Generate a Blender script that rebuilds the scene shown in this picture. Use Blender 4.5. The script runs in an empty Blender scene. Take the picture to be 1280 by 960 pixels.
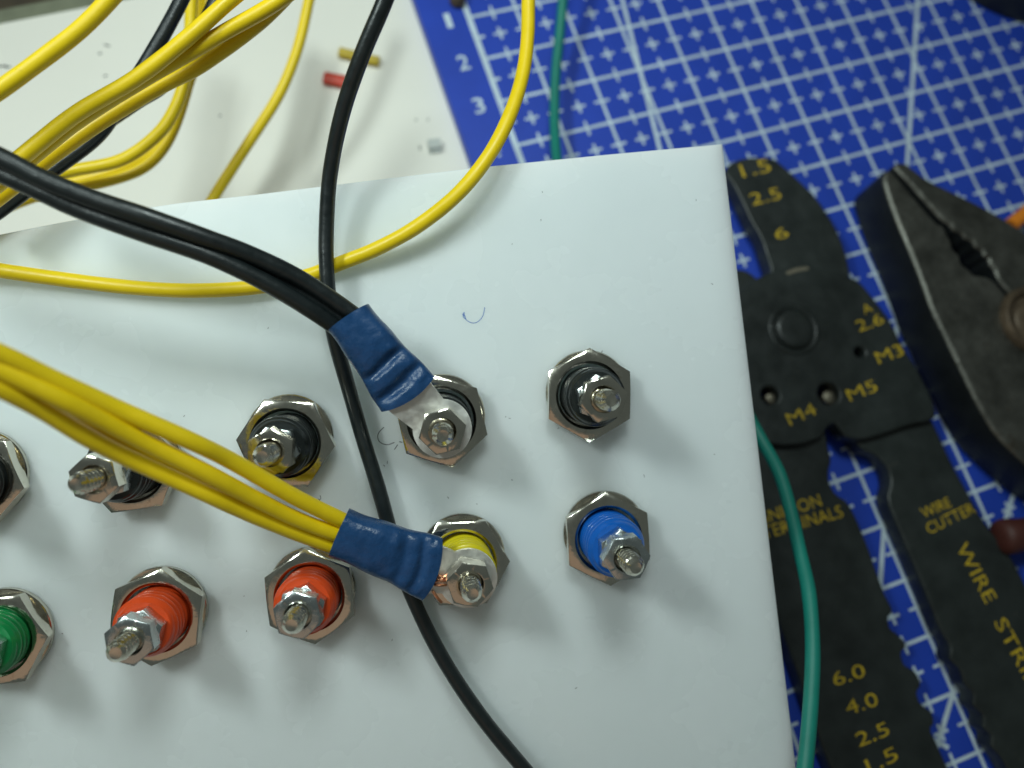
import bpy, bmesh, math, random
from mathutils import Vector, Matrix, noise

random.seed(7)
MM = 0.001
scene = bpy.context.scene
col = scene.collection

# ------------------------------------------------------------------ camera
# camera pose solved from the 10 mm grid of the cutting mat (world: mat top = z 0, x/y along its grid)
F = 960.0                                   # focal length in pixels of a 1280 px wide frame
R1 = Vector((0.9427981, -0.2836448, 0.1751549)).normalized()
R2 = Vector((0.3159787, 0.9278087, -0.1983139)); R2 = (R2 - R1 * R1.dot(R2)).normalized()
R3 = R1.cross(R2)
T = Vector((47.9042, -60.6825, 158.5764)) * MM
M = Matrix((R1, -R2, -R3)).transposed()     # world -> camera (x right, y down, z forward)
MT = M.transposed()
CAM = -(MT @ T)
def c2w(v): return MT @ v
def w2c(p): return M @ p + T
cd = bpy.data.cameras.new('camera')
cam = bpy.data.objects.new('camera', cd); col.objects.link(cam)
ax, ay, az = c2w(Vector((1, 0, 0))), c2w(Vector((0, -1, 0))), c2w(Vector((0, 0, -1)))
cm = Matrix((ax, ay, az)).transposed().to_4x4(); cm.translation = CAM
cam.matrix_world = cm
cd.sensor_width = 36.0; cd.lens = 36.0 * F / 1280.0
cd.clip_start = 0.004; cd.clip_end = 20.0
cd.dof.use_dof = True; cd.dof.focus_distance = 0.0915; cd.dof.aperture_fstop = 15.0
scene.camera = cam

# ------------------------------------------------------------------ world and lamps
world = bpy.data.worlds.new('World'); scene.world = world; world.use_nodes = True
bg = world.node_tree.nodes['Background']
bg.inputs['Color'].default_value = (0.80, 0.95, 0.90, 1); bg.inputs['Strength'].default_value = 0.10

# panel pose (solved from the 19.05 mm pitch of the sockets)
PITCH = 19.05
Rp = Matrix(((0.98715972, 0.14183113, -0.07348213), (-0.14330356, 0.98956294, -0.01514208), (0.07056758, 0.0254779, 0.99718157)))
PO = c2w(Vector((-3.43903583, 0.66122802, 4.90532009)) * PITCH * MM - T)
PU = c2w(Rp.col[0]).normalized(); PV = -c2w(Rp.col[1]).normalized(); PN = PU.cross(PV).normalized()
PMAT = Matrix((PU, PV, PN)).transposed()
def area(name, loc, target, sx, sy, power, colr, spread=180):
    l = bpy.data.lights.new(name, 'AREA'); l.shape = 'RECTANGLE'; l.size = sx; l.size_y = sy
    l.energy = power; l.color = colr; l.spread = math.radians(spread)
    o = bpy.data.objects.new(name, l); col.objects.link(o); o.location = loc
    o.rotation_euler = (target - loc).to_track_quat('-Z', 'Y').to_euler()
    return o
PC = PO + PU * 0.035 - PV * 0.004
area('desk_lamp_right', PC + PN * 0.17 + PV * 0.158 + PU * 0.046, PC + PV * 0.06 + PU * 0.015, 0.066, 0.045, 0.146, (0.85, 1.0, 0.965), 135)
area('desk_lamp_left', PC + PN * 0.17 + PV * 0.128 - PU * 0.098, PC + PV * 0.075 + PU * 0.0, 0.048, 0.030, 0.160, (0.85, 1.0, 0.965), 135)
area('added_warm_fill', PC + PN * 0.20 - PV * 0.13 - PU * 0.06, PC, 0.24, 0.15, 0.024, (1.0, 0.60, 0.36))  # added lamp standing in for warm bounce, tints the metal reflections
scene.view_settings.view_transform = 'Standard'; scene.view_settings.look = 'None'
scene.view_settings.exposure = 0.0; scene.view_settings.gamma = 1.0

# ------------------------------------------------------------------ point helpers (photo pixel -> place in the world)
def ray(px, py): return c2w(Vector(((px - 640) / F, (py - 480) / F, 1)))
def on_z(px, py, z):                                  # on the level z mm above the mat
    r = ray(px, py); return CAM + r * ((z * MM - CAM.z) / r.z)
def on_panel(px, py, h):                              # h mm above the white panel
    r = ray(px, py); return CAM + r * (((PO - CAM).dot(PN) + h * MM) / r.dot(PN))
def at_d(px, py, d): return CAM + ray(px, py) * (d * MM)
def pt(p):
    x, y, k, v = p
    return on_z(x, y, v) if k == 'z' else on_panel(x, y, v) if k == 'h' else at_d(x, y, v)
def to_panel(p): return PMAT.transposed() @ (p - PO)  # panel coordinates u, v, n in metres

# ------------------------------------------------------------------ materials
def mat(name, base, rough=0.5, metal=0.0, spec=0.5, var=0.0, vscale=300.0, bump=0.0, bscale=900.0, rvar=0.0, sss=0.0, coat=0.0, dirt=None, dscale=120.0, damt=0.5):
    m = bpy.data.materials.new(name); m.use_nodes = True
    nt = m.node_tree; b = nt.nodes['Principled BSDF']; L = nt.links.new
    b.inputs['Base Color'].default_value = (*base, 1); b.inputs['Roughness'].default_value = rough
    b.inputs['Metallic'].default_value = metal; b.inputs['Specular IOR Level'].default_value = spec
    b.inputs['Coat Weight'].default_value = coat
    tc = nt.nodes.new('ShaderNodeTexCoord')
    def nz(scale, detail=4.0, rough_=0.6):
        n = nt.nodes.new('ShaderNodeTexNoise'); n.inputs['Scale'].default_value = scale
        n.inputs['Detail'].default_value = detail; n.inputs['Roughness'].default_value = rough_
        L(tc.outputs['Object'], n.inputs['Vector']); return n
    src = None
    if var > 0:
        n = nz(vscale); mx = nt.nodes.new('ShaderNodeMix'); mx.data_type = 'RGBA'
        mx.inputs[6].default_value = tuple(c * (1 - var) for c in base) + (1,)
        mx.inputs[7].default_value = tuple(min(1, c * (1 + var)) for c in base) + (1,)
        mr = nt.nodes.new('ShaderNodeMapRange'); mr.inputs[1].default_value = .3; mr.inputs[2].default_value = .7
        L(n.outputs[0], mr.inputs[0]); L(mr.outputs[0], mx.inputs[0]); src = mx.outputs[2]
    if dirt:
        n = nz(dscale, 6.0, 0.7); mr = nt.nodes.new('ShaderNodeMapRange')
        mr.inputs[1].default_value = 1 - damt; mr.inputs[2].default_value = min(1.0, 1 - damt + .16)
        L(n.outputs[0], mr.inputs[0])
        mx = nt.nodes.new('ShaderNodeMix'); mx.data_type = 'RGBA'
        mx.inputs[6].default_value = (*base, 1); mx.inputs[7].default_value = (*dirt, 1)
        if src: L(src, mx.inputs[6])
        L(mr.outputs[0], mx.inputs[0]); src = mx.outputs[2]
    if src: L(src, b.inputs['Base Color'])
    if rvar > 0:
        n = nz(vscale * 2); mr = nt.nodes.new('ShaderNodeMapRange')
        mr.inputs[1].default_value = .3; mr.inputs[2].default_value = .7
        mr.inputs[3].default_value = max(.02, rough - rvar); mr.inputs[4].default_value = min(1, rough + rvar)
        L(n.outputs[0], mr.inputs[0]); L(mr.outputs[0], b.inputs['Roughness'])
    if bump > 0:
        n = nz(bscale); bp = nt.nodes.new('ShaderNodeBump'); bp.inputs['Strength'].default_value = bump
        bp.inputs['Distance'].default_value = 0.0003
        L(n.outputs[0], bp.inputs['Height']); L(bp.outputs[0], b.inputs['Normal'])
    if sss > 0:
        b.inputs['Subsurface Weight'].default_value = sss
        b.inputs['Subsurface Radius'].default_value = (1.0, 1.05, 1.0); b.inputs['Subsurface Scale'].default_value = 0.006
    return m

MA = {}
MA['acrylic'] = mat('white_acrylic', (0.77, 0.84, 0.845), .26, spec=.5, var=.035, vscale=28, rvar=.10, sss=.85)
MA['table'] = mat('white_laminate', (0.83, 0.80, 0.73), .5, spec=.3, var=.03, vscale=30, dirt=(.55, .55, .5), dscale=60, damt=.26)
MA['edging'] = mat('grey_green_edging', (0.17, 0.18, 0.12), .6, var=.15, vscale=200)
MA['wood'] = mat('dark_wood', (0.06, 0.042, 0.022), .6, var=.4, vscale=90)
MA['mat'] = mat('blue_mat', (0.016, 0.055, 0.43), .5, spec=.35, var=.10, vscale=70, bump=.12, bscale=2600)
MA['print'] = mat('mat_print', (0.56, 0.66, 0.74), .55, spec=.3, var=.16, vscale=160)
MA['pvc_black'] = mat('black_pvc', (0.009, 0.013, 0.014), .36, spec=.55, var=.2, vscale=400, bump=.14, bscale=1500, rvar=.08)
MA['pvc_yellow'] = mat('yellow_pvc', (0.85, 0.60, 0.005), .40, var=.05, vscale=200, bump=.12, bscale=900, rvar=.08, dirt=(.62, .42, .01), dscale=260, damt=.36)
MA['pvc_green'] = mat('green_pvc', (0.003, 0.19, 0.145), .52, var=.08, vscale=250, bump=.08, bscale=900)
MA['sleeve_blue'] = mat('blue_sleeve', (0.012, 0.052, 0.145), .30, spec=.4, var=.16, vscale=350, bump=.40, bscale=1100, rvar=.14, dirt=(.16, .24, .34), dscale=1300, damt=.335)
MA['nickel'] = mat('nickel_plate', (0.68, 0.64, 0.55), .15, metal=1, var=.12, vscale=260, bump=.20, bscale=420, rvar=.06, dirt=(.40, .27, .17), dscale=230, damt=.40)
MA['zinc'] = mat('zinc_plate', (0.60, 0.64, 0.64), .23, metal=1, var=.10, vscale=500, bump=.14, bscale=900, rvar=.08)
MA['steel'] = mat('stud_steel', (0.76, 0.72, 0.62), .20, metal=1, var=.14, vscale=800, bump=.08, bscale=1500, rvar=.08)
MA['tin'] = mat('tinned_copper', (0.88, 0.87, 0.83), .44, metal=1, var=.06, vscale=400, bump=.10, bscale=900, rvar=.1)
MA['copper'] = mat('bare_copper', (0.80, 0.36, 0.20), .28, metal=1)
def plastic(n, c): MA[n] = mat(n, c, .24, var=.06, vscale=300, bump=.14, bscale=1300)
plastic('plastic_red', (0.68, 0.068, 0.012)); plastic('plastic_green', (0.004, 0.21, 0.055)); plastic('plastic_blue', (0.005, 0.105, 0.46))
plastic('plastic_yellow', (0.62, 0.51, 0.012)); plastic('plastic_black', (0.014, 0.017, 0.017))
MA['tool_black'] = mat('worn_black_enamel', (0.017, 0.021, 0.020), .42, spec=.45, var=.25, vscale=140, bump=.25, bscale=500, rvar=.12, dirt=(.055, .052, .042), dscale=190, damt=.36)
MA['tool_edge'] = mat('bare_worn_steel', (0.20, 0.175, 0.13), .5, metal=.6, var=.2, vscale=500)
MA['tool_print'] = mat('yellow_print', (0.50, 0.34, 0.012), .55, var=.25, vscale=900, dirt=(.10, .08, .02), dscale=700, damt=.40)
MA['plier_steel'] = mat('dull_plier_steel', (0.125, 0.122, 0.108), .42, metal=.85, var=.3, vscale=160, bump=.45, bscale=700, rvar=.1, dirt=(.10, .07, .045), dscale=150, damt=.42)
MA['plier_flank_shade'] = mat('shade_dark_flank', (0.012, 0.014, 0.015), .45, spec=.3, var=.3, vscale=200, bump=.2)  # near-black colour stands in for shade on the pliers' side faces
MA['clip'] = mat('pale_metal', (0.50, 0.52, 0.50), .5, var=.1)
MA['rust'] = mat('brown_rivet', (0.11, 0.078, 0.05), .5, metal=.4, var=.3, vscale=400)
MA['dark_red'] = mat('dark_red_rubber', (0.065, 0.014, 0.009), .6, var=.2, vscale=200)
MA['orange'] = mat('orange_plastic', (0.75, 0.22, 0.012), .45, var=.08)
MA['rubber'] = mat('black_rubber', (0.010, 0.012, 0.012), .5, var=.2)
MA['lid'] = mat('grey_green_lid', (0.24, 0.29, 0.25), .5, var=.1)
MA['ink_blue'] = mat('blue_ink', (0.02, 0.13, 0.50), .6)
MA['ink_black'] = mat('dark_speck', (0.05, 0.055, 0.06), .7)
MA['bit_yellow'] = mat('dull_yellow_tube', (0.50, 0.36, 0.02), .5, var=.1)
MA['bit_red'] = mat('dull_red_tube', (0.55, 0.055, 0.03), .5, var=.1)

# ------------------------------------------------------------------ object helpers
def tag(o, label=None, cat=None, group=None, kind=None):
    if label: o['label'] = label
    if cat: o['category'] = cat
    if group: o['group'] = group
    if kind: o['kind'] = kind
    return o
def link(name, me, m, parent=None):
    o = bpy.data.objects.new(name, me); col.objects.link(o)
    if m is not None and not me.materials: me.materials.append(m)
    if parent is not None: o.parent = parent
    return o
def empty(name, matrix):
    o = bpy.data.objects.new(name, None); col.objects.link(o); o.matrix_world = matrix
    o.empty_display_size = 0.003
    return o
def mesh(name, bm, angle=40):
    bmesh.ops.recalc_face_normals(bm, faces=bm.faces)
    me = bpy.data.meshes.new(name); bm.to_mesh(me); bm.free()
    for p in me.polygons: p.use_smooth = True
    if angle is not None: me.set_sharp_from_angle(angle=math.radians(angle))
    return me
def grid_faces(bm, rings, closed=True):
    n = len(rings[0])
    for a, b in zip(rings[:-1], rings[1:]):
        for i in range(n if closed else n - 1):
            j = (i + 1) % n
            try: bm.faces.new((a[i], a[j], b[j], b[i]))
            except ValueError: pass
def lathe(profile, seg=40, cap0=False, cap1=False, bm=None):    # profile [(r, z)] in mm
    bm = bm or bmesh.new()
    rings = [[bm.verts.new((r * MM * math.cos(2 * math.pi * i / seg), r * MM * math.sin(2 * math.pi * i / seg), z * MM)) for i in range(seg)] for r, z in profile]
    grid_faces(bm, rings)
    if cap0: bm.faces.new(rings[0][::-1])
    if cap1: bm.faces.new(rings[-1])
    return bm
def catmull(P, per):
    out = []; n = len(P)
    for i in range(n - 1):
        p0 = P[max(i - 1, 0)]; p1 = P[i]; p2 = P[i + 1]; p3 = P[min(i + 2, n - 1)]
        for k in range(per):
            t = k / per
            out.append(0.5 * ((2 * p1) + (p2 - p0) * t + (2 * p0 - 5 * p1 + 4 * p2 - p3) * t * t + (3 * p1 - p0 - 3 * p2 + p3) * t ** 3))
    out.append(P[-1].copy()); return out
def tube(points, r, per=8, seg=14, bm=None, cap=True, wob=0.0):
    bm = bm or bmesh.new()
    P = catmull(points, per)
    for _ in range(2):
        P = [P[0]] + [(P[i - 1] + 2 * P[i] + P[i + 1]) / 4 for i in range(1, len(P) - 1)] + [P[-1]]
    P = [p + Vector((noise.noise(p * 70), noise.noise(p * 70 + Vector((9, 0, 0))), 0)) * (wob * .004) for p in P]
    rings = []; up = None
    for i, p in enumerate(P):
        d = (P[min(i + 1, len(P) - 1)] - P[max(i - 1, 0)]).normalized()
        if up is None:
            up = d.orthogonal().normalized()
        up = (up - d * up.dot(d)).normalized(); s = d.cross(up)
        rr = r * MM * (1 + wob * noise.noise(p * 300))
        rings.append([bm.verts.new(p + (up * math.cos(2 * math.pi * k / seg) + s * math.sin(2 * math.pi * k / seg)) * rr) for k in range(seg)])
    grid_faces(bm, rings)
    if cap: bm.faces.new(rings[0][::-1]); bm.faces.new(rings[-1])
    return bm
def plate(name, outline, z0, z1, holes=(), bev=0.3, res=2, smooth=0):
    """plate with depth from a closed outline of world xy points (metres), z0..z1 in mm; real holes"""
    cu = bpy.data.curves.new(name, 'CURVE'); cu.dimensions = '2D'; cu.fill_mode = 'BOTH'
    cu.extrude = max(1e-6, (z1 - z0) / 2 - bev) * MM; cu.bevel_depth = bev * MM; cu.bevel_resolution = res; cu.offset = -bev * MM
    def poly(pts):
        s = cu.splines.new('POLY'); s.points.add(len(pts) - 1); s.use_cyclic_u = True
        for q, p in zip(s.points, pts): q.co = (p[0], p[1], 0, 1)
    poly(outline)
    for h in holes: poly(h)
    tmp = bpy.data.objects.new('tmp', cu); col.objects.link(tmp)
    dg = bpy.context.evaluated_depsgraph_get()
    me = bpy.data.meshes.new_from_object(tmp.evaluated_get(dg))
    bpy.data.objects.remove(tmp); bpy.data.curves.remove(cu)
    me.transform(Matrix.Translation((0, 0, (z0 + z1) / 2 * MM)))
    me.name = name; me.materials.clear()
    for p in me.polygons: p.use_smooth = True
    me.set_sharp_from_angle(angle=math.radians(50))
    return me
def chaikin(pts, n=1):
    for _ in range(n):
        out = []
        for i in range(len(pts)):
            a, b = Vector(pts[i]), Vector(pts[(i + 1) % len(pts)])
            out += [a * .8 + b * .2, a * .2 + b * .8]
        pts = out
    return pts
def zpoly(pxs, z, n=1):
    return [tuple(v) for v in chaikin([on_z(p[0], p[1], p[2] if len(p) > 2 else z).to_2d() for p in pxs], n)]
def circ_px(px, py, r_mm, z, n=28):
    c = on_z(px, py, z); return [(c.x + r_mm * MM * math.cos(2 * math.pi * i / n), c.y + r_mm * MM * math.sin(2 * math.pi * i / n)) for i in range(n)]
def text_mesh(s, base0, base1, up, thick=0.02, bold=0.0):
    """flat lettering: baseline from world point base0 to base1, glyph height = |up|, raised a hair"""
    cu = bpy.data.curves.new('lettering', 'FONT'); cu.body = s; cu.resolution_u = 3; cu.offset = bold
    tmp = bpy.data.objects.new('tmp', cu); col.objects.link(tmp)
    dg = bpy.context.evaluated_depsgraph_get(); me = bpy.data.meshes.new_from_object(tmp.evaluated_get(dg))
    bpy.data.objects.remove(tmp); bpy.data.curves.remove(cu)
    xs = [v.co.x for v in me.vertices]; ys = [v.co.y for v in me.vertices]
    x0, x1, y0, y1 = min(xs), max(xs), 0.0, max(ys)
    bx = base1 - base0; nrm = bx.cross(up).normalized() * (thick * MM)
    for v in me.vertices:
        v.co = base0 + bx * ((v.co.x - x0) / (x1 - x0)) + up * ((v.co.y - y0) / (y1 - y0)) + nrm
    me.materials.clear(); return me

# ------------------------------------------------------------------ setting: tabletop, board edge, bench behind
TZ = -3.0
def slab(name, corners, z0, z1, m, **kw):
    me = plate(name, [tuple(c.to_2d()) for c in corners], z0, z1, bev=.3)
    return tag(link(name, me, m), **kw)
e0, e1 = on_z(0, 29, TZ), on_z(150, 0, TZ); ed = (e1 - e0).normalized(); en = Vector((-ed.y, ed.x, 0))
if en.y < 0: en = -en
slab('tabletop', [e0 - ed * .35, e0 + ed * .75, e0 + ed * .75 - en * .55, e0 - ed * .35 - en * .55], TZ - 18, TZ, MA['table'], kind='structure')
slab('table_edging', [e0 - ed * .35 + en * .0001, e0 + ed * .75 + en * .0001, e0 + ed * .75 + en * .0035, e0 - ed * .35 + en * .0035], TZ - 18, TZ - .4, MA['edging'], kind='structure')
slab('bench', [e0 - ed * .35 + en * .0036, e0 + ed * .75 + en * .0036, e0 + ed * .75 + en * .25, e0 - ed * .35 + en * .25], TZ - 40, TZ - 3, MA['wood'], kind='structure')
bm = bmesh.new()
for x, y, l, a in ((125, 67, .6, .3), (134, 57, 1.1, -.6), (132, 95, .6, .2), (3, 83, 1.6, -.1), (10, 84, 1.0, -.2), (520, 150, .4, 0), (535, 150, .35, 1), (275, 145, .4, .7), (525, 185, .9, 1.5)):
    c = on_z(x, y, TZ); d = Vector((math.cos(a), math.sin(a), 0)) * l * MM / 2
    tube([c - d + Vector((0, 0, .00006)), c + Vector((0, 0, .00008)), c + d + Vector((0, 0, .00006))], .14, 3, 6, bm)
tag(link('table_specks', mesh('table_specks', bm), MA['ink_black']), 'scatter of tiny dark specks and crumbs on the white tabletop', 'specks', kind='stuff')

# ------------------------------------------------------------------ cutting mat
mroot = empty('cutting_mat', Matrix.Identity(4))
tag(mroot, 'blue self healing cutting mat with white centimetre grid lying on the white table', 'cutting mat')
X0, X1, Y0, Y1 = -59.5, 250.0, 50.0, -172.0
pts = []
for cx, cy, a0 in ((X1 - 4, Y0 - 4, 0), (X0 + 4, Y0 - 4, 90), (X0 + 4, Y1 + 4, 180), (X1 - 4, Y1 + 4, 270)):
    pts += [((cx + 4 * math.cos(math.radians(a0 + k * 15))) * MM, (cy + 4 * math.sin(math.radians(a0 + k * 15))) * MM) for k in range(7)]
link('mat_sheet', plate('mat_sheet', pts, -3.0, 0.0, bev=.15), MA['mat'], mroot)
bm = bmesh.new()
layer = [0]
def strip(x0, y0, x1, y1, w, z=.03):
    a = Vector((x0, y0)); b = Vector((x1, y1)); d = (b - a).normalized(); n = Vector((-d.y, d.x)) * w / 2
    bm.faces.new([bm.verts.new((q.x * MM, q.y * MM, z * MM)) for q in (a - n, b - n, b + n, a + n)])
GX = range(-5, 24); GY = range(-4, 16)
for i in GX: strip(i * 10, 40, i * 10, -150, 1.1 if i == -5 else .62, .030)
for j in GY: strip(-50, -j * 10, 230, -j * 10, .62, .036)
for i in list(GX)[:-1]:
    for j in list(GY)[:-1]:
        cx, cy = i * 10 + 5, -j * 10 - 5
        strip(cx - 1.4, cy, cx + 1.4, cy, .52, .030); strip(cx, cy - 1.4, cx, cy + 1.4, .52, .036)
        strip(cx, cy + 5 - 1.6, cx, cy + 5 + 1.6, .5, .042)
        if i > -5: strip(i * 10 - 1.6, cy, i * 10 + 1.6, cy, .5, .042)
        else: strip(i * 10, cy, i * 10 + 1.7, cy, .62, .042)
strip(57, 27.6, -18.6, -106, .85, .048)                  # 60 degree line
strip(20, -90, -17.5, -127.5, .85, .048)                 # 45 degree line
strip(-15.8, 38, -24, -20, .8, .048)
strip(-17.6, -124.8, -14.8, -127.6, .8, .054); strip(-18.5, -106, -15, -104, .8, .054)
link('grid_print', mesh('grid_print', bm, None), MA['print'], mroot)
for k, (px, py) in enumerate(((568, 23), (584, 83), (602, 135), (619, 189))):
    c = Vector((-54.3, -(-3.03 + k) * 10, 0)) * MM
    w = 1.2 if k == 0 else 2.2
    link('numeral', text_mesh(str(k + 1), c + Vector((-w / 2, -1.7, 0)) * MM, c + Vector((w / 2, -1.7, 0)) * MM, Vector((0, 3.4, 0)) * MM, .03, .012), MA['print'], mroot)

# ------------------------------------------------------------------ white panel
TOPE = [(903, 180), (760, 193), (590, 210), (450, 227), (320, 243), (220, 254), (130, 268), (60, 281), (0, 293), (-90, 312), (-190, 333)]
rt = [(908, 222), (935, 459), (995, 960)]
uv = [to_panel(on_panel(x, y, 0)) for x, y in TOPE]
p_tr = to_panel(on_panel(903, 180, 0)); p_br = to_panel(on_panel(995, 960, 0)); dr = (p_br - p_tr).normalized()
# the panel leans down towards the viewer until its lower edge rests on the mat
slope = -(PV.z)                                           # height lost per metre downwards is PV.z
h_br = (PO + PU * p_br.x + PV * p_br.y).z
ext = 0.0
q = p_br.copy()
def wz(q): return (PO + PU * q.x + PV * q.y - PN * 0.003).z
for _ in range(4000):
    if wz(q) <= 0.0002: break
    q = q + dr * 0.0002
left = uv[-1].x
ql = Vector((left, q.y, 0))
for _ in range(4000):                                     # left end of the lower edge at the same level
    if wz(ql) > 0.0002: ql.y -= 0.0002
    else: break
proot = empty('terminal_panel', Matrix.Translation(PO) @ PMAT.to_4x4())
tag(proot, 'milky white acrylic panel propped at a slant, carrying two rows of socket terminals', 'panel')
me = plate('sheet', [(p.x, p.y) for p in uv] + [(ql.x, ql.y), (q.x, q.y)], -3.0, 0.0, bev=.12, res=1)
link('sheet', me, MA['acrylic'], proot)
def panel_marks(name, strokes, r, m, label=None, kind=None):
    bm = bmesh.new()
    for s in strokes:
        tube([to_panel(on_panel(x, y, .02)) for x, y in s], r, 5, 6, bm)
    o = link(name, mesh(name, bm), m, proot); tag(o, label, kind=kind); return o
panel_marks('pen_mark', [[(579, 391), (579, 396), (582, 399)], [(580, 390), (581, 396), (584, 401), (592, 404), (599, 401), (604, 394), (606, 384)], [(578, 393), (582, 396)], [(579, 394), (581, 393)]], .042, MA['ink_blue'], 'curved blue pen mark')
panel_marks('pencil_mark', [[(480, 534), (474, 540), (472, 546), (475, 553), (484, 556), (493, 553)], [(497, 556), (493, 562)], [(499, 552), (503, 553)]], .05, MA['ink_black'], 'curled dark mark')
sp = []
for x, y in ((678, 240), (640, 305), (676, 275), (637, 523), (640, 600), (596, 630), (805, 595), (893, 568), (752, 440), (490, 800), (305, 745), (698, 535), (632, 521), (399, 625), (890, 355), (335, 410), (308, 789), (78, 792), (230, 520), (560, 622), (870, 250), (720, 860), (480, 582), (484, 578)):
    a = random.uniform(0, 3.1); l = random.uniform(.6, 2.0)
    sp.append([(x - l * math.cos(a), y - l * math.sin(a)), (x + .3, y), (x + l * math.cos(a), y + l * math.sin(a))])
sp.append([(400, 619), (401, 623), (398, 627)])
panel_marks('speck', sp, .036, MA['ink_black'], kind='stuff')

# ------------------------------------------------------------------ binding posts
def hexr(th, ap):
    a = (math.degrees(th) % 60) - 30
    return ap / math.cos(math.radians(a))
def hex_nut(ap, h, hole, chamfer=.30, both=True, n=48, inner_ch=.35):
    rc = ap * .985
    prof = []
    bm = bmesh.new(); rings = []
    def ring(fr, fz):
        vs = []
        for i in range(n):
            th = 2 * math.pi * i / n; rh = hexr(th, ap)
            r = fr(rh); vs.append(bm.verts.new((r * MM * math.cos(th), r * MM * math.sin(th), fz(rh) * MM)))
        rings.append(vs)
    t = math.tan(chamfer * 1.2)
    ring(lambda rh: hole, lambda rh: 0.0)
    if both: ring(lambda rh: rc, lambda rh: 0.0)
    ring(lambda rh: rh, lambda rh: (max(0, rh - rc) * t if both else 0.0))
    ring(lambda rh: rh, lambda rh: h - max(0, rh - rc) * t - .02)
    ring(lambda rh: rh - .07, lambda rh: h - max(0, rh - rc) * t + .02)
    ring(lambda rh: rc - .05, lambda rh: h + .02)
    ring(lambda rh: hole + inner_ch, lambda rh: h + .02)
    ring(lambda rh: hole, lambda rh: h - inner_ch)
    rings.append(rings[0])
    grid_faces(bm, rings)
    return mesh('hex_nut', bm, 28)
def threaded(r, L, p, depth, seg=24, tip=.55, z0=0.0, rib=False):
    bm = bmesh.new(); rings = []; nz = int(L / p * (8 if rib else 12)) + 1
    for k in range(nz + 1):
        z = L * k / nz; vs = []
        for i in range(seg):
            th = 2 * math.pi * i / seg; ph = (z / p - i / seg) % 1.0
            d = depth * (abs(2 * ph - 1) if not rib else (0.5 - 0.5 * math.cos(2 * math.pi * ph)) ** 1.6)
            rr = r - d
            if tip > 0 and z > L - tip: rr = min(rr, r - depth * .5 - (z - (L - tip)) * .75)
            vs.append(bm.verts.new((rr * MM * math.cos(th), rr * MM * math.sin(th), (z0 + z) * MM)))
        rings.append(vs)
    grid_faces(bm, rings); bm.faces.new(rings[0][::-1])
    a = rings[-1]
    c = bm.verts.new((0, 0, a[0].co.z - .00009))
    for i in range(seg): bm.faces.new((a[i], a[(i + 1) % seg], c))
    return mesh('threaded', bm, 50)

NUT_AP, NUT_H = 5.15, 1.9
ME_WASHER = mesh('washer', lathe([(4.0, 0), (5.33, 0), (5.40, .12), (5.40, .72), (5.28, .85), (4.0, .85), (4.0, 0)], 56), 35)
ME_NUT = hex_nut(NUT_AP, NUT_H, 3.95)
ME_SMALL = hex_nut(2.42, 2.2, 1.22, inner_ch=.38)
ME_STUD = threaded(1.22, 8.6, .80, .30, z0=0)
ME_STUD_SHORT = threaded(1.22, 6.6, .80, .30, z0=0)
ME_SLEEVE = threaded(3.62, 6.6, 1.15, .34, seg=40, tip=.5, z0=0, rib=True)
def knob_mesh(L):
    prof = [(3.6, -3.0), (5.6, -3.0), (5.8, -3.4), (5.8, -6.0), (5.2, -6.4), (5.2, -7.2), (5.9, -7.6), (5.9, -L + 6), (5.2, -L + 4.5), (3.4, -L + 4), (3.2, -L + .4), (2.9, -L), (0.4, -L)]
    return mesh('front_knob', lathe(prof, 28, False, True), 30)
# the lower row of posts stands on the table: one common length
def zpan(u, v): return (PO + PU * u + PV * v).z
JACKS = [  # column, row, centre px, tip px or None, hex angle, small angles, plastic, small nuts
 (0, 0, (-35, 601), (-104, 623), 9, (20, 47), 'plastic_black', 2, 'black socket terminal cut off by the left photo edge, upper row'),
 (1, 0, (163, 584), (94, 606), -7.5, (17, 41), 'plastic_black', 2, 'black socket terminal half covered by the crossing yellow wires'),
 (2, 0, (357, 554), (327, 571.5), 4, (31, 10), 'plastic_black', 2, 'black socket terminal between the yellow wire bundle and the single black wire'),
 (3, 0, (552, 526), (553.4, 545), 17, (45, 45), 'plastic_black', 1, 'socket terminal whose stud holds the ring lug of the black wires'),
 (4, 0, (737, 494), (764, 501), 30, (44, 20), 'plastic_black', 2, 'black socket terminal at the right end of the upper row, nothing attached'),
 (0, 1, (-5, 801), (-68, 839), -3.4, (10, 40), 'plastic_green', 2, 'green socket terminal cut off by the left photo edge'),
 (1, 1, (195, 772), (144, 817), 36, (19.6, 43), 'plastic_red', 2, 'red socket terminal beside the green one in the lower row'),
 (2, 1, (387, 746), (364, 782), 24, (17, 41), 'plastic_red', 2, 'red socket terminal just below the yellow wires by the blue sleeve'),
 (3, 1, (578, 704), (591, 743), -1, (11.6, 11.6), 'plastic_yellow', 1, 'yellow socket terminal holding the ring lug of the yellow wires'),
 (4, 1, (760.5, 674), (795, 710), 26.5, (55, 28), 'plastic_blue', 2, 'blue socket terminal at the right end of the lower row'),
]
heights = []
for c, r, cpx, *_ in JACKS:
    if r == 1:
        p = on_panel(*cpx, 0); n = PN
        heights.append((p.z - TZ * 0 - 0) / n.z)
KNOB = min(heights) * 1000 - 1.6 if heights else 36
ME_KNOB = knob_mesh(KNOB)
AXES = {}
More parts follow.
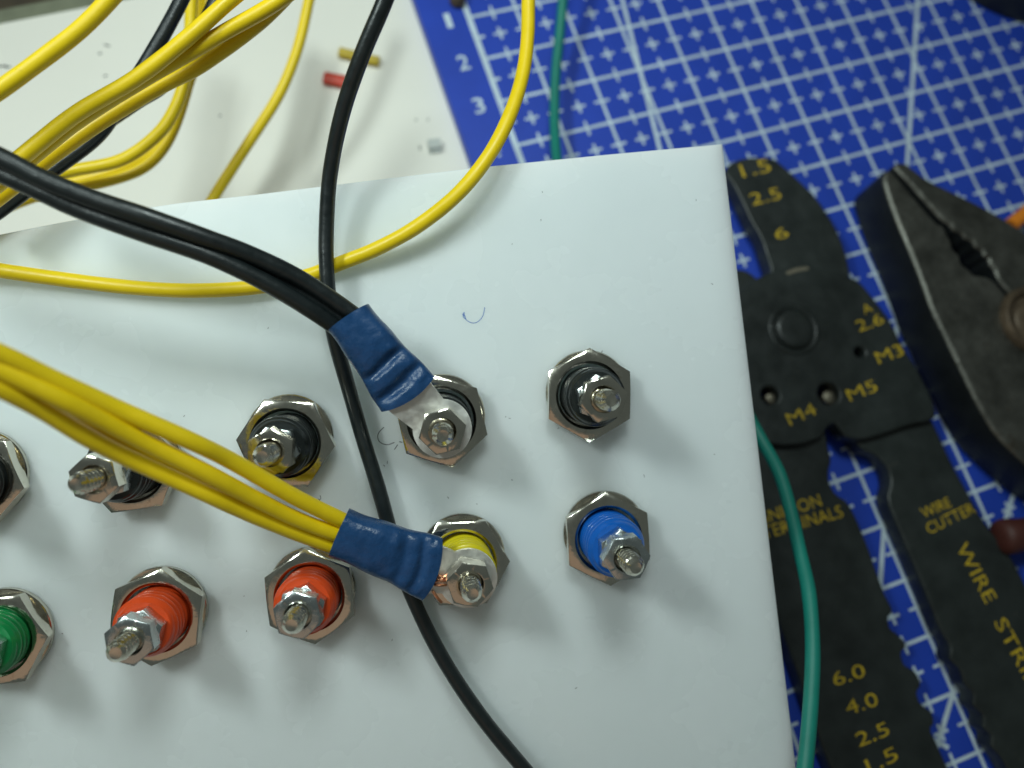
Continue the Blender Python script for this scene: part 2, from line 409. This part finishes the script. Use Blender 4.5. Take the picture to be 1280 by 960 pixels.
for c, r, cpx, tip, hexa, small, plast, nn, label in JACKS:
    base = on_panel(cpx[0], cpx[1], 2.5) - PN * 2.5 * MM
    root = empty('binding_post', Matrix.Translation(base) @ PMAT.to_4x4())
    tag(root, label, 'terminal', 'socket terminals in two rows through the white panel')
    def part(name, me, m, h=0.0, ang=0.0, axis=None):
        o = bpy.data.objects.new(name, me); col.objects.link(o); o.parent = root
        if not me.materials: me.materials.append(None)
        o.material_slots[0].link = 'OBJECT'; o.material_slots[0].material = m
        rot = Matrix.Rotation(math.radians(ang), 4, 'Z')
        if axis is not None:
            q = Vector((0, 0, 1)).rotation_difference(axis).to_matrix().to_4x4()
            o.matrix_local = Matrix.Translation(axis * (h * MM / axis.z)) @ q @ rot
        else:
            o.matrix_local = Matrix.Translation((0, 0, h * MM)) @ rot
        return o
    ht = 13.2 if nn == 1 else 15.0
    tipw = on_panel(tip[0], tip[1], ht); ax = (PMAT.transposed() @ (tipw - base)).normalized()
    AXES[(c, r)] = (base, PMAT @ ax)
    wash = part('washer', ME_WASHER, MA['nickel'], 0.0, random.uniform(0, 360)); 
    wash.location = (random.uniform(-.05, .25) * MM, random.uniform(.25, .55) * MM, 0)
    part('panel_nut', ME_NUT, MA['nickel'], .86, -(hexa + 8.3))
    sl = part('sleeve', ME_SLEEVE, MA[plast], .4, random.uniform(0, 360), ax)
    if nn == 2:
        part('lock_nut', ME_SMALL, MA['zinc'], 6.85, -(small[1] + 8.3), ax)
        part('lock_nut', ME_SMALL, MA['zinc'] if r == 1 else MA['nickel'], 9.12, -(small[0] + 8.3), ax)
        part('stud', ME_STUD, MA['steel'], ht - 8.6, random.uniform(0, 360), ax)
    else:
        part('lock_nut', ME_SMALL, MA['nickel'], 8.0, -(small[0] + 8.3), ax)
        part('stud', ME_STUD_SHORT, MA['steel'], ht - 6.6, random.uniform(0, 360), ax)
    part('front_knob', ME_KNOB, MA[plast])

# ------------------------------------------------------------------ crimped ring terminals
def crimp(jk, a0, a1, b0, b1, ha, hb, label, grooves, seed, strands=()):
    """sleeve from its wire end (edge pixels a0, a1) to its lug end (b0, b1)"""
    base, axw = AXES[jk]
    ringc = base + axw * (7.55 * MM / axw.dot(PN))
    A0, A1 = on_panel(*a0, ha), on_panel(*a1, ha); B0, B1 = on_panel(*b0, hb), on_panel(*b1, hb)
    ca, cb = (A0 + A1) / 2, (B0 + B1) / 2
    o = (cb + ca) / 2
    root = empty('ring_terminal', Matrix.Translation(o) @ PMAT.to_4x4())
    tag(root, label, 'wire terminal', 'blue crimped ring terminals')
    inv = root.matrix_world.inverted()
    bm = bmesh.new(); rings = []; N, S = 64, 48
    wa, wb = (A0 - A1).length / 2, (B0 - B1).length / 2
    for k in range(N + 1):
        t = k / N
        c = ca.lerp(cb, t)
        sd = (A0 - A1).normalized().lerp((B0 - B1).normalized(), t).normalized()
        fwd = (cb - ca).normalized(); up = sd.cross(fwd)
        if up.dot(PN) < 0: up = -up
        w = wa + (wb - wa) * t ** 1.7
        w *= 1 + .02 * math.sin(t * 14 + seed)
        th = 2.35 * MM * (1 - .50 * max(0, (t - .35) / .65) ** 1.1)
        vs = []
        for i in range(S):
            a = 2 * math.pi * i / S; ca_, sa_ = math.cos(a), math.sin(a)
            x = math.copysign(abs(ca_) ** .62, ca_) * w; y = math.copysign(abs(sa_) ** .72, sa_) * th
            if sa_ > 0:
                for g, dep, wd, lim in grooves:
                    gg = g + .03 * math.sin(x / w * 2 + seed)
                    y -= dep * MM * math.exp(-((t - gg) / wd) ** 2) * (1 - (x / w) ** 2 * lim) * sa_
                y += .16 * MM * noise.noise(Vector((x * 700 + seed, t * 9, 0))) * min(1, t * 2) + .14 * MM * noise.noise(Vector((x * 1700 + seed, t * 30, 3))) * max(0, t - .4)
            vs.append(bm.verts.new(inv @ (c + sd * x + up * y + fwd * ((.75 * t ** 5 - .12 * (1 - t) ** 6) * (1 - (x / w) ** 2) * MM))))
        rings.append(vs)
    # rolled-in wire end with wall thickness
    cen = inv @ ca; fw = inv.to_3x3() @ (cb - ca).normalized()
    inner = [bm.verts.new(cen + (v.co - cen) * .84) for v in rings[0]]
    deep = [bm.verts.new(cen + (v.co - cen) * .82 + fw * .003) for v in rings[0]]
    grid_faces(bm, [deep, inner] + rings)
    cenb = inv @ cb
    inb = [bm.verts.new(cenb + (v.co - cenb) * .8 - fw * .0006) for v in rings[-1]]
    grid_faces(bm, [rings[-1], inb]); bm.faces.new(inb); bm.faces.new(deep[::-1])
    link('insulating_sleeve', mesh('insulating_sleeve', bm, 42), MA['sleeve_blue'], root)
    # tongue: flat plate with a ring end round the stud
    u = (ringc - cb); d2 = to_panel(ringc) - to_panel(cb); d2.z = 0; dl = d2.length; d2.normalize(); n2 = Vector((-d2.y, d2.x, 0))
    R = 3.45 * MM; out = []
    hw = 2.5 * MM
    a_in = math.asin(min(.95, hw / R))
    for k in range(33):
        a = -(math.pi - a_in) + (2 * math.pi - 2 * a_in) * k / 32
        out.append(d2 * (dl + R * math.cos(a)) + n2 * (R * math.sin(a)))
    back = -2.4 * MM
    out += [n2 * (hw * 1.15) + d2 * (.2 * MM), n2 * (hw * 1.15) + d2 * back, n2 * (-hw * 1.15) + d2 * back, n2 * (-hw * 1.15) + d2 * (.2 * MM)]
    bm = bmesh.new(); pc = to_panel(cb)
    hr = to_panel(ringc).z
    def lift(p):
        tt = max(0, min(1, p.dot(d2) / max(dl - R * .9, 1e-6))); z = (pc.z + .1 * MM) * (1 - tt) + (hr - .0 * MM) * tt
        return PO + PU * (pc.x + p.x) + PV * (pc.y + p.y) + PN * z
    top = [bm.verts.new(inv @ (lift(p) + PN * .42 * MM)) for p in out]
    bot = [bm.verts.new(inv @ (lift(p) - PN * .42 * MM)) for p in out]
    grid_faces(bm, [bot, top]); bm.faces.new(top); bm.faces.new(bot[::-1])
    bmesh.ops.triangulate(bm, faces=[f for f in bm.faces if len(f.verts) > 4])
    link('ring_lug', mesh('ring_lug', bm, 40), MA['tin'], root)
    if strands:
        bm = bmesh.new()
        for (p, q) in strands:
            P, Q = on_panel(*p, hb + .35), on_panel(*q, hb + .15)
            tube([inv @ P, inv @ ((P + Q) / 2 + PN * .00025), inv @ Q], .17, 4, 8, bm)
        link('copper_strands', mesh('copper_strands', bm), MA['copper'], root)
crimp((3, 0), (461, 380), (411, 414), (544, 470), (476, 515), 8.9, 8.3, 'blue crimped ring terminal joining the black wires to a stud in the upper row', [(.60, .75, .05, .25), (.84, .8, .055, .35)], 3.1)
crimp((3, 1), (436, 637), (412, 693), (553, 672), (527, 750), 8.9, 8.3, 'blue crimped ring terminal joining the yellow wires to the yellow socket', [(.66, .35, .06, .3), (.83, .45, .04, .4)], 8.4,
      strands=[((546, 719), (561, 722)), ((545, 723), (562, 727)), ((544, 727), (560, 719)), ((543, 731), (558, 731)), ((541, 739), (552, 753)), ((546, 724), (563, 717))])

# ------------------------------------------------------------------ wires
def wire(label, pts_, r, m, group=None, cat='wire', name='wire'):
    P = [pt(p) for p in pts_]
    o = P[0].copy()
    me = mesh(name, tube([p - o for p in P], r, 9, 16, wob=.03), None)
    ob = link(name, me, MA[m]); ob.location = o
    return tag(ob, label, cat, group)
def ramp(pts_, kind, stops):
    """attach a height/depth to each pixel by interpolating along the list"""
    out = []; n = len(pts_)
    for i, (x, y) in enumerate(pts_):
        t = i / (n - 1)
        for (t0, v0), (t1, v1) in zip(stops[:-1], stops[1:]):
            if t0 <= t <= t1: out.append((x, y, kind, v0 + (v1 - v0) * (t - t0) / (t1 - t0))); break
    return out
G1 = 'black wires entering the upper blue ring terminal'
wire('upper black wire of the bundle running to the upper blue sleeve', ramp([(-70, 164), (0, 197), (56, 226), (120, 251), (187, 273), (255, 297), (319, 321), (380, 351), (430, 384), (456, 404)], 'h', [(0, 19), (.5, 17), (.86, 9.7), (1, 8.9)]), .98, 'pvc_black', G1)
wire('lower black wire of the bundle running to the upper blue sleeve', ramp([(-70, 188), (0, 217), (56, 243), (105, 265), (187, 294), (262, 320), (337, 356), (392, 389), (422, 410), (438, 426)], 'h', [(0, 18), (.5, 16), (.86, 9.4), (1, 8.7)]), .98, 'pvc_black', G1)
wire('middle black wire lying under the two others by the upper blue sleeve', ramp([(-70, 180), (0, 208), (56, 235), (120, 261), (187, 285), (255, 309), (326, 343), (388, 373), (426, 398), (446, 416)], 'h', [(0, 16.4), (.5, 14.6), (.86, 8.6), (1, 8.2)]), .98, 'pvc_black', G1)
wire('single black wire crossing the panel under both blue sleeves', [(500, -50, 'h', 14), (480, 6, 'h', 13), (453, 70, 'h', 11), (429, 140, 'h', 8), (413, 215, 'h', 5), (408, 285, 'h', 3.6), (409, 345, 'h', 3.4), (417, 415, 'h', 3.0), (433, 475, 'h', 2.4), (453, 545, 'h', 2), (471, 605, 'h', 2), (495, 690, 'h', 2), (520, 757, 'h', 2), (553, 823, 'h', 2), (602, 897, 'h', 2.5), (655, 962, 'h', 3), (700, 1015, 'h', 4)], .92, 'pvc_black')
wire('single yellow wire looping from the top of the photo across the panel to the left', [(662, -50, 'd', 101), (661, 0, 'd', 100.5), (660, 45, 'd', 99.5), (653, 95, 'd', 98), (637, 145, 'd', 96), (611, 195, 'd', 94.5), (572, 243, 'd', 93.8), (521, 284, 'h', 3.0), (472, 311, 'h', 2), (428, 328, 'h', 1.3), (380, 346, 'h', 1.0), (322, 359, 'h', 1.0), (250, 364, 'h', 1.0), (180, 361, 'h', 1.0), (95, 351, 'h', 1.0), (0, 338, 'h', 1.6), (-80, 326, 'h', 2.5)], .9, 'pvc_yellow')
G2 = 'yellow wires entering the lower blue ring terminal'
S2 = [(0, 31), (.15, 28), (.6, 17), (.86, 9.7), (1, 8.6)]
wire('uppermost yellow wire of the bundle running to the lower blue sleeve', ramp([(-70, 416), (0, 443), (75, 479), (150, 513), (240, 552), (294, 578), (369, 620), (430, 651), (455, 662)], 'h', S2), .9, 'pvc_yellow', G2)
wire('middle yellow wire of the bundle running to the lower blue sleeve', ramp([(-70, 436), (0, 463), (75, 499), (131, 527), (187, 556), (256, 590), (312, 619), (369, 647), (423, 668), (450, 677)], 'h', [(0, 30.5), (.15, 27.5), (.6, 17), (.86, 9.7), (1, 8.6)]), .9, 'pvc_yellow', G2)
wire('lowest yellow wire of the bundle running to the lower blue sleeve', ramp([(-70, 450), (0, 485), (56, 515), (112, 549), (169, 577), (256, 616), (312, 641), (369, 664), (418, 682), (445, 690)], 'h', [(0, 30), (.15, 27), (.6, 15.6), (.86, 8.9), (1, 8.3)]), .9, 'pvc_yellow', G2)
wire('half hidden yellow wire at the back of the bundle running to the lower blue sleeve', ramp([(-70, 446), (0, 476), (56, 503), (120, 537), (187, 569), (256, 603), (312, 630), (369, 655), (419, 675), (448, 684)], 'h', [(0, 27), (.15, 24), (.6, 14.4), (.86, 8.2), (1, 7.9)]), .9, 'pvc_yellow', G2)
G3 = 'yellow wires rising over the white table'
def dl(pts_, d0, d1): return ramp(pts_, 'd', [(0, d0), (1, d1)])
wire('yellow wire across the upper left photo corner, apart from the bundle', dl([(185, -55), (138, 0), (100, 38), (50, 76), (0, 112), (-60, 153)], 84, 80), .9, 'pvc_yellow', G3)
wire('top yellow wire of the slanting bundle over the white table', dl([(350, -50), (289, 0), (234, 48), (169, 98), (94, 143), (19, 203), (-60, 262)], 92, 84), .9, 'pvc_yellow', G3)
wire('middle yellow wire of the slanting bundle over the white table', dl([(420, -50), (345, 4), (281, 40), (219, 76), (156, 113), (94, 153), (40, 196), (-50, 268)], 94, 86), .9, 'pvc_yellow', G3)
wire('lower yellow wire splitting from the slanting bundle over the white table', dl([(400, -50), (343, 12), (306, 43), (250, 82), (200, 108), (156, 134), (112, 162), (56, 202), (0, 246), (-60, 290)], 96, 90), .9, 'pvc_yellow', G3)
wire('blurred yellow wire bending low behind the slanting bundle, inner bend', dl([(243, -50), (240, 0), (237, 50), (230, 103), (216, 141), (194, 171), (150, 201), (80, 216), (15, 238), (-60, 268)], 120, 112), .9, 'pvc_yellow', G3)
wire('blurred yellow wire bending low behind the slanting bundle, outer bend', dl([(268, -50), (260, 0), (253, 48), (236, 102), (221, 150), (203, 186), (175, 212), (125, 229), (60, 240), (0, 262), (-60, 290)], 124, 116), .9, 'pvc_yellow', G3)
wire('blurred yellow wire behind the others at the top left, straight down', dl([(258, -50), (251, 0), (246, 45), (234, 100), (219, 146), (200, 180), (160, 208), (100, 226), (35, 240), (-60, 280)], 127, 119), .9, 'pvc_yellow', G3)
wire('yellow wire that runs down behind the top edge of the white panel', dl([(398, -50), (387, 0), (372, 62), (350, 117), (317, 170), (290, 212), (262, 256), (235, 310)], 133, 128), .9, 'pvc_yellow', G3)
G4 = 'black wires behind the yellow bundle'
wire('blurred black wire at the top left passing under the slanting yellow bundle', dl([(250, -50), (228, 0), (201, 50), (169, 102), (148, 133), (120, 172), (62, 216), (0, 263), (-60, 305)], 104, 100), .95, 'pvc_black', G4)
wire('second blurred black wire peeping out between the yellow bundle strands', dl([(290, -50), (271, 0), (245, 50), (207, 104), (170, 128), (115, 165), (55, 207), (0, 243), (-60, 282)], 107, 103), .95, 'pvc_black', G4)
wire('green wire coming down over the grid and ending behind the panel edge', [(708, -50, 'd', 150), (704, 0, 'd', 150), (699, 50, 'd', 150), (694, 100, 'd', 149), (693, 150, 'd', 147), (696, 200, 'd', 143), (704, 250, 'd', 138)], .95, 'pvc_green', 'green wire lengths around the panel')
wire('green wire emerging beside the panel and hanging over the black stripper handle', [(915, 480, 'd', 124), (948, 543, 'd', 121), (974, 590, 'd', 117), (989, 640, 'd', 113), (1000, 690, 'd', 109), (1011, 740, 'd', 105), (1016, 805, 'd', 101), (1014, 870, 'd', 98), (1007, 950, 'd', 95), (996, 1020, 'd', 92)], .98, 'pvc_green', 'green wire lengths around the panel')

# ------------------------------------------------------------------ wire stripper
def flat_thing(name, c, label, cat):
    o = empty(name, Matrix.Translation(Vector((c.x, c.y, 0)))); return tag(o, label, cat)
def padd(name, me, m, root):
    me.transform(Matrix.Translation(-root.matrix_world.translation)); return link(name, me, m, root)
st = flat_thing('wire_stripper', on_z(993, 413, 0), 'black flat crimping and wire stripping tool with yellow lettering on the blue mat', 'wire stripper')
JAW = [(906, 217), (912, 204), (930, 197), (966, 196), (985, 212), (1020, 245), (1043, 280), (1056, 310), (1064, 345), (1058, 380), (960, 390), (954, 346, 1.5), (949, 330, 1.5), (941, 306, 1.5), (929, 287, 1.5), (919, 264, 1.5), (909, 240, 2)]
padd('jaw', plate('jaw', zpoly(JAW, 5.2), 1.2, 5.2, bev=.35), MA['tool_black'], st)
LOW = [(880, 330), (918, 336), (934, 338), (952, 352), (966, 372), (960, 425), (890, 430)]
padd('jaw', plate('jaw', zpoly(LOW, 4.0), 1.0, 4.0, bev=.35), MA['tool_black'], st)
HEAD = [(915, 375), (938, 352), (962, 340), (990, 334), (1018, 334), (1048, 342), (1074, 350), (1095, 376), (1113, 400), (1125, 425), (1136, 443), (1146, 460), (1163, 493), (1172, 520), (1160, 527), (1139, 530), (1108, 541), (1078, 550), (1057, 547), (1050, 536), (1042, 528), (1034, 534), (1028, 546), (1005, 555), (975, 557), (945, 549), (922, 530), (905, 490), (900, 430)]
HZ = 6.4
padd('head_plate', plate('head_plate', zpoly(HEAD, HZ), 2.6, HZ, holes=[circ_px(963, 494, 1.65, HZ), circ_px(1036, 492, 2.0, HZ), circ_px(1075, 440, 1.0, HZ)], bev=.40), MA['tool_black'], st)
LH = [(905, 500), (1030, 515), (1034, 552), (1040, 575), (1036, 590), (1037, 604), (1045, 618), (1060, 627), (1072, 650), (1086, 684), (1105, 740), (1118, 764), (1110, 772), (1113, 786), (1122, 792), (1135, 806), (1126, 817), (1131, 832), (1145, 839), (1153, 856), (1146, 866), (1151, 880), (1166, 890), (1169, 904), (1163, 912), (1172, 930), (1195, 982), (1220, 1040), (1290, 1200), (1170, 1260), (1090, 1060), (1036, 958), (1003, 856), (969, 763), (950, 700), (925, 600)]
LZ = 4.6
padd('handle', plate('handle', zpoly(LH, LZ), .6, LZ, bev=.40), MA['tool_black'], st)
RH = [(1046, 515), (1052, 545, 1.0), (1062, 565, 1.0), (1082, 573, 1.0), (1096, 588, 1.0), (1100, 605, 1.0), (1094, 626, 1.0), (1113, 672, 1.0), (1141, 738, 1.0), (1159, 785, 1.0), (1172, 806, 1.0), (1170, 822, 1.0), (1184, 834, 1.0), (1188, 852, 1.0), (1200, 862, 1.0), (1198, 878, 1.0), (1212, 890, 1.0), (1210, 905, 1.0), (1222, 914, 1.0), (1220, 928, 1.0), (1234, 942, 1.0), (1252, 978, 1.0), (1290, 1060), (1360, 1190), (1480, 1120), (1400, 960), (1330, 840), (1300, 768), (1277, 720), (1262, 692), (1246, 672), (1229, 650), (1213, 621), (1190, 579), (1170, 534), (1152, 500), (1100, 480)]
padd('handle', plate('handle', zpoly(RH, LZ), .6, LZ, bev=.40), MA['tool_black'], st)
rc = on_z(992, 412, HZ)
bm = lathe([(5.0, -.05), (4.75, .22), (4.35, .30), (4.0, .12), (3.85, -.02), (3.72, .02), (3.62, .45), (3.35, .72), (2.6, .80), (1.2, .84), (.05, .85)], 44, False, True)
me = mesh('rivet', bm, 40); me.transform(Matrix.Translation(rc)); padd('rivet', me, MA['tool_black'], st)
me = plate('worn_edge', zpoly([(982, 340), (994, 335), (1010, 333), (1012, 337), (996, 340), (984, 344)], HZ), HZ - .5, HZ + .05, bev=.05); padd('worn_edge', me, MA['tool_edge'], st)
for px, py, r in ((963, 498, 1.1), (1036, 497, 1.3), (1075, 442, .75)):       # bare metal pins at the bottom of the holes
    c = on_z(px, py, 3.4); me = mesh('pin', lathe([(r, -.9), (r, .5), (r * .6, .8), (.03, .85)], 20, False, True), 40)
    me.transform(Matrix.Translation(c)); padd('pin', me, MA['tool_edge'], st)
def letter(s, b0, b1, hpx, z, bold=-.004):
    hpx *= .9
    P, Q = on_z(*b0, z), on_z(*b1, z); d = (Q - P); up = Vector((-d.y, d.x, 0)).normalized() * (hpx / F * w2c(P).z)
    padd('lettering', text_mesh(s, P, Q, up, .03, bold), MA['tool_print'], st)
letter('1.5', (929, 222), (965, 214), 20, 5.2); letter('2.5', (941, 257), (978, 248), 18, 5.2); letter('6', (971, 300), (987, 296), 16, 5.2)
letter('A', (1081, 393), (1092, 389), 13, HZ); letter('2.6', (1074, 415), (1106, 404), 16, HZ)
letter('M3', (1099, 455), (1131, 443), 17, HZ); letter('M5', (1063, 502), (1098, 488), 17, HZ); letter('M4', (988, 532), (1022, 517), 17, HZ)
letter('IGNITION', (945, 658), (1028, 632), 17, LZ); letter('TERMINALS', (956, 674), (1055, 646), 17, LZ)
letter('WIRE', (1155, 648), (1190, 633), 14, LZ); letter('CUTTER', (1162, 668), (1220, 640), 15, LZ)
letter('WIRE', (1194, 684), (1232, 755), 20, LZ); letter('STRIPPER', (1242, 778), (1318, 920), 20, LZ)
letter('6.0', (1044, 858), (1083, 845), 18, LZ); letter('4.0', (1060, 894), (1099, 881), 18, LZ); letter('2.5', (1074, 934), (1113, 918), 18, LZ); letter('1.5', (1087, 967), (1124, 949), 18, LZ)

# ------------------------------------------------------------------ pliers
pl = flat_thing('pliers', on_z(1285, 395, 0), 'worn grey steel combination pliers lying with closed serrated jaws on the mat', 'pliers')
PZ = 11.0
LJ = [(1103, 223), (1106, 213), (1114, 211), (1130, 230), (1150, 254), (1172, 279), (1180, 281), (1185, 292), (1190, 300), (1193, 312), (1201, 318), (1203, 330), (1212, 335), (1218, 343), (1230, 344), (1240, 348), (1247, 354), (1262, 372), (1292, 402), (1345, 470), (1420, 560), (1370, 640), (1320, 612), (1280, 579), (1245, 545), (1222, 506), (1200, 461), (1181, 421), (1165, 389), (1152, 352), (1140, 321), (1125, 286), (1111, 250)]
RJ = [(1116, 208), (1123, 202), (1133, 203), (1142, 210), (1160, 224), (1200, 243), (1240, 263), (1280, 288), (1340, 330), (1420, 420), (1480, 500), (1430, 555), (1345, 466), (1294, 399), (1264, 369), (1248, 350), (1243, 336), (1237, 330), (1236, 322), (1230, 320), (1228, 312), (1219, 309), (1216, 301), (1206, 298), (1202, 291), (1192, 288), (1188, 281), (1178, 275), (1155, 250), (1134, 226)]
for poly_ in (LJ, RJ):                                    # ground top faces, shade of the flanks put into their colour
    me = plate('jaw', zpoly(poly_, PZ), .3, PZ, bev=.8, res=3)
    me.materials.append(MA['plier_steel']); me.materials.append(MA['plier_flank_shade'])
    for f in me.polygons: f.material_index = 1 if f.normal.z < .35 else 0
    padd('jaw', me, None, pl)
c = on_z(1291, 401, PZ)
me = mesh('pivot_bolt', lathe([(6.5, -.1), (6.4, 1.1), (6.0, 1.6), (5.6, 1.5), (5.0, .9), (4.7, .12), (3.5, .06), (3.2, .3), (1.5, .36), (.05, .38)], 40, False, True), 40)
me.transform(Matrix.Translation(c)); padd('pivot_bolt', me, MA['rust'], pl)
for a, b, d in (((1370, 560), (1480, 720), (1560, 900)), ((1430, 500), (1560, 600), (1720, 700))):
    P = [on_z(*q, 5.5) for q in (a, b, d)]
    padd('handle', mesh('handle', tube(P, 5.0, 6, 16), 40), MA['dark_red'], pl)

# ------------------------------------------------------------------ small things round the edge
def bar(name, p0, p1, r, m, label, cat, flat=1.0):
    o = (p0 + p1) / 2; root = None
    me = mesh(name, tube([p0 - o, Vector((0, 0, 0)), p1 - o], r, 4, 18), 40)
    if flat != 1.0: me.transform(Matrix.Diagonal((1, 1, flat, 1)))
    ob = link(name, me, m); ob.location = o; return tag(ob, label, cat)
def shrink_bit(p0, p1, wpx, m, label):
    P, Q = on_z(*p0, TZ + .9), on_z(*p1, TZ + .9); o = (P + Q) / 2; d = (Q - P).normalized(); n = Vector((-d.y, d.x, 0)); r = wpx / 2 / F * w2c(o).z
    bm = bmesh.new(); rings = []
    L = (Q - P).length
    for t, k in ((-.5, .72), (-.5, .95), (-.47, 1), (-.2, .96), (.1, 1.0), (.3, .97), (.47, 1), (.5, .95), (.5, .72)):
        rings.append([bm.verts.new(d * (t * L) + n * (r * k * math.cos(a)) + Vector((0, 0, .85 * MM * k * math.sin(a)))) for a in [2 * math.pi * i / 18 for i in range(18)]])
    grid_faces(bm, rings); bm.faces.new(rings[0][::-1]); bm.faces.new(rings[-1])
    ob = link('tube_offcut', mesh('tube_offcut', bm, 40), m); ob.location = o
    tag(ob, label, 'tube offcut')
shrink_bit((424, 65), (474, 77), 13, MA['bit_yellow'], 'short yellow tube offcut on the white table behind the black wire')
shrink_bit((405, 97), (440, 104), 17, MA['bit_red'], 'short red tube offcut on the white table beside the yellow one')
c = on_z(543, 184, TZ); ux = (on_z(552, 183, TZ) - c).normalized(); uy = Vector((-ux.y, ux.x, 0))
cl = empty('metal_clip', Matrix((ux, uy, Vector((0, 0, 1)))).transposed().to_4x4()); cl.location = c
tag(cl, 'tiny square grey metal piece on the white table near the mat edge', 'metal clip')
s = 1.25 * MM
sq = [(-s, -s * .8), (s, -s * .8), (s, s * .8), (-s, s * .8)]
link('body', plate('body', sq, 0, 1.5, bev=.12), MA['clip'], cl)
link('lip', plate('lip', [(-s * .95, -s * 1.05), (s * .95, -s * 1.05), (s * .95, -s * .82), (-s * .95, -s * .82)], .05, .9, bev=.04), MA['zinc'], cl)
p = on_z(572, -4, 1.6); bmx = lathe([(.3, -1.6), (1.5, -1.5), (1.7, -.6), (1.3, .2), (1.4, .5), (.9, 1.0), (.05, 1.1)], 18, False, True)
ob = link('screw', mesh('screw', bmx, 35), MA['rust']); ob.location = p; tag(ob, 'small dark screw head on the mat corner beside numeral 1, cut by the photo top', 'screw')
bar('marker', on_z(1262, 283, 4), on_z(1330, 228, 4), 1.5, MA['orange'], 'orange plastic rod on the mat behind the pliers at the right edge', 'rod')
P = [on_z(1247, 672, 5), on_z(1290, 668, 5), on_z(1400, 655, 5)]
o = P[1].copy(); bm = bmesh.new(); rings = []; d = (P[2] - P[0]).normalized(); n = Vector((-d.y, d.x, 0)); L = (P[2] - P[0]).length
for t, k in ((0, .45), (.01, .75), (.03, .95), (.06, 1.02), (.12, 1.0), (.2, .93), (.35, 1.0), (.6, 1.05), (.9, 1.0), (1, .8)):
    rings.append([bm.verts.new(P[0] - o + d * (t * L) + (n * math.cos(a) + Vector((0, 0, 1)) * math.sin(a)) * 3.1 * MM * k) for a in [2 * math.pi * i / 20 for i in range(20)]])
grid_faces(bm, rings); bm.faces.new(rings[0][::-1]); bm.faces.new(rings[-1])
ob = link('tool_grip', mesh('tool_grip', bm, 45), MA['dark_red']); ob.location = o
tag(ob, 'dark red rounded tool grip end on the mat at the right edge, below the pliers', 'tool grip')
cc = on_z(1292, -10, 8); dirn = (on_z(1300, -60, 8) - cc).normalized(); R = 30.0
rtm = empty('round_tin', Matrix.Translation(Vector((cc.x, cc.y, 0)) + Vector((dirn.x, dirn.y, 0)) * R * MM))
c2 = on_z(1290, 13, 8); 
tag(rtm, 'round black rimmed container with grey lid at the top right corner of the photo', 'container')
link('rim', mesh('rim', lathe([(R - 2, 0.05), (R, .2), (R + .3, 2), (R + .2, 7.2), (R - .4, 8), (R - 1.0, 8), (R - 1.2, 7.0), (R - 2, 6.8), (R - 2, .05)], 96), 35), MA['rubber'], rtm)
link('lid', mesh('lid', lathe([(R - 1.15, 5.6), (R - 1.15, 6.9), (R - 3, 7.2), (.1, 7.4)], 96, False, True), 35), MA['lid'], rtm)
bpy.context.view_layer.update()
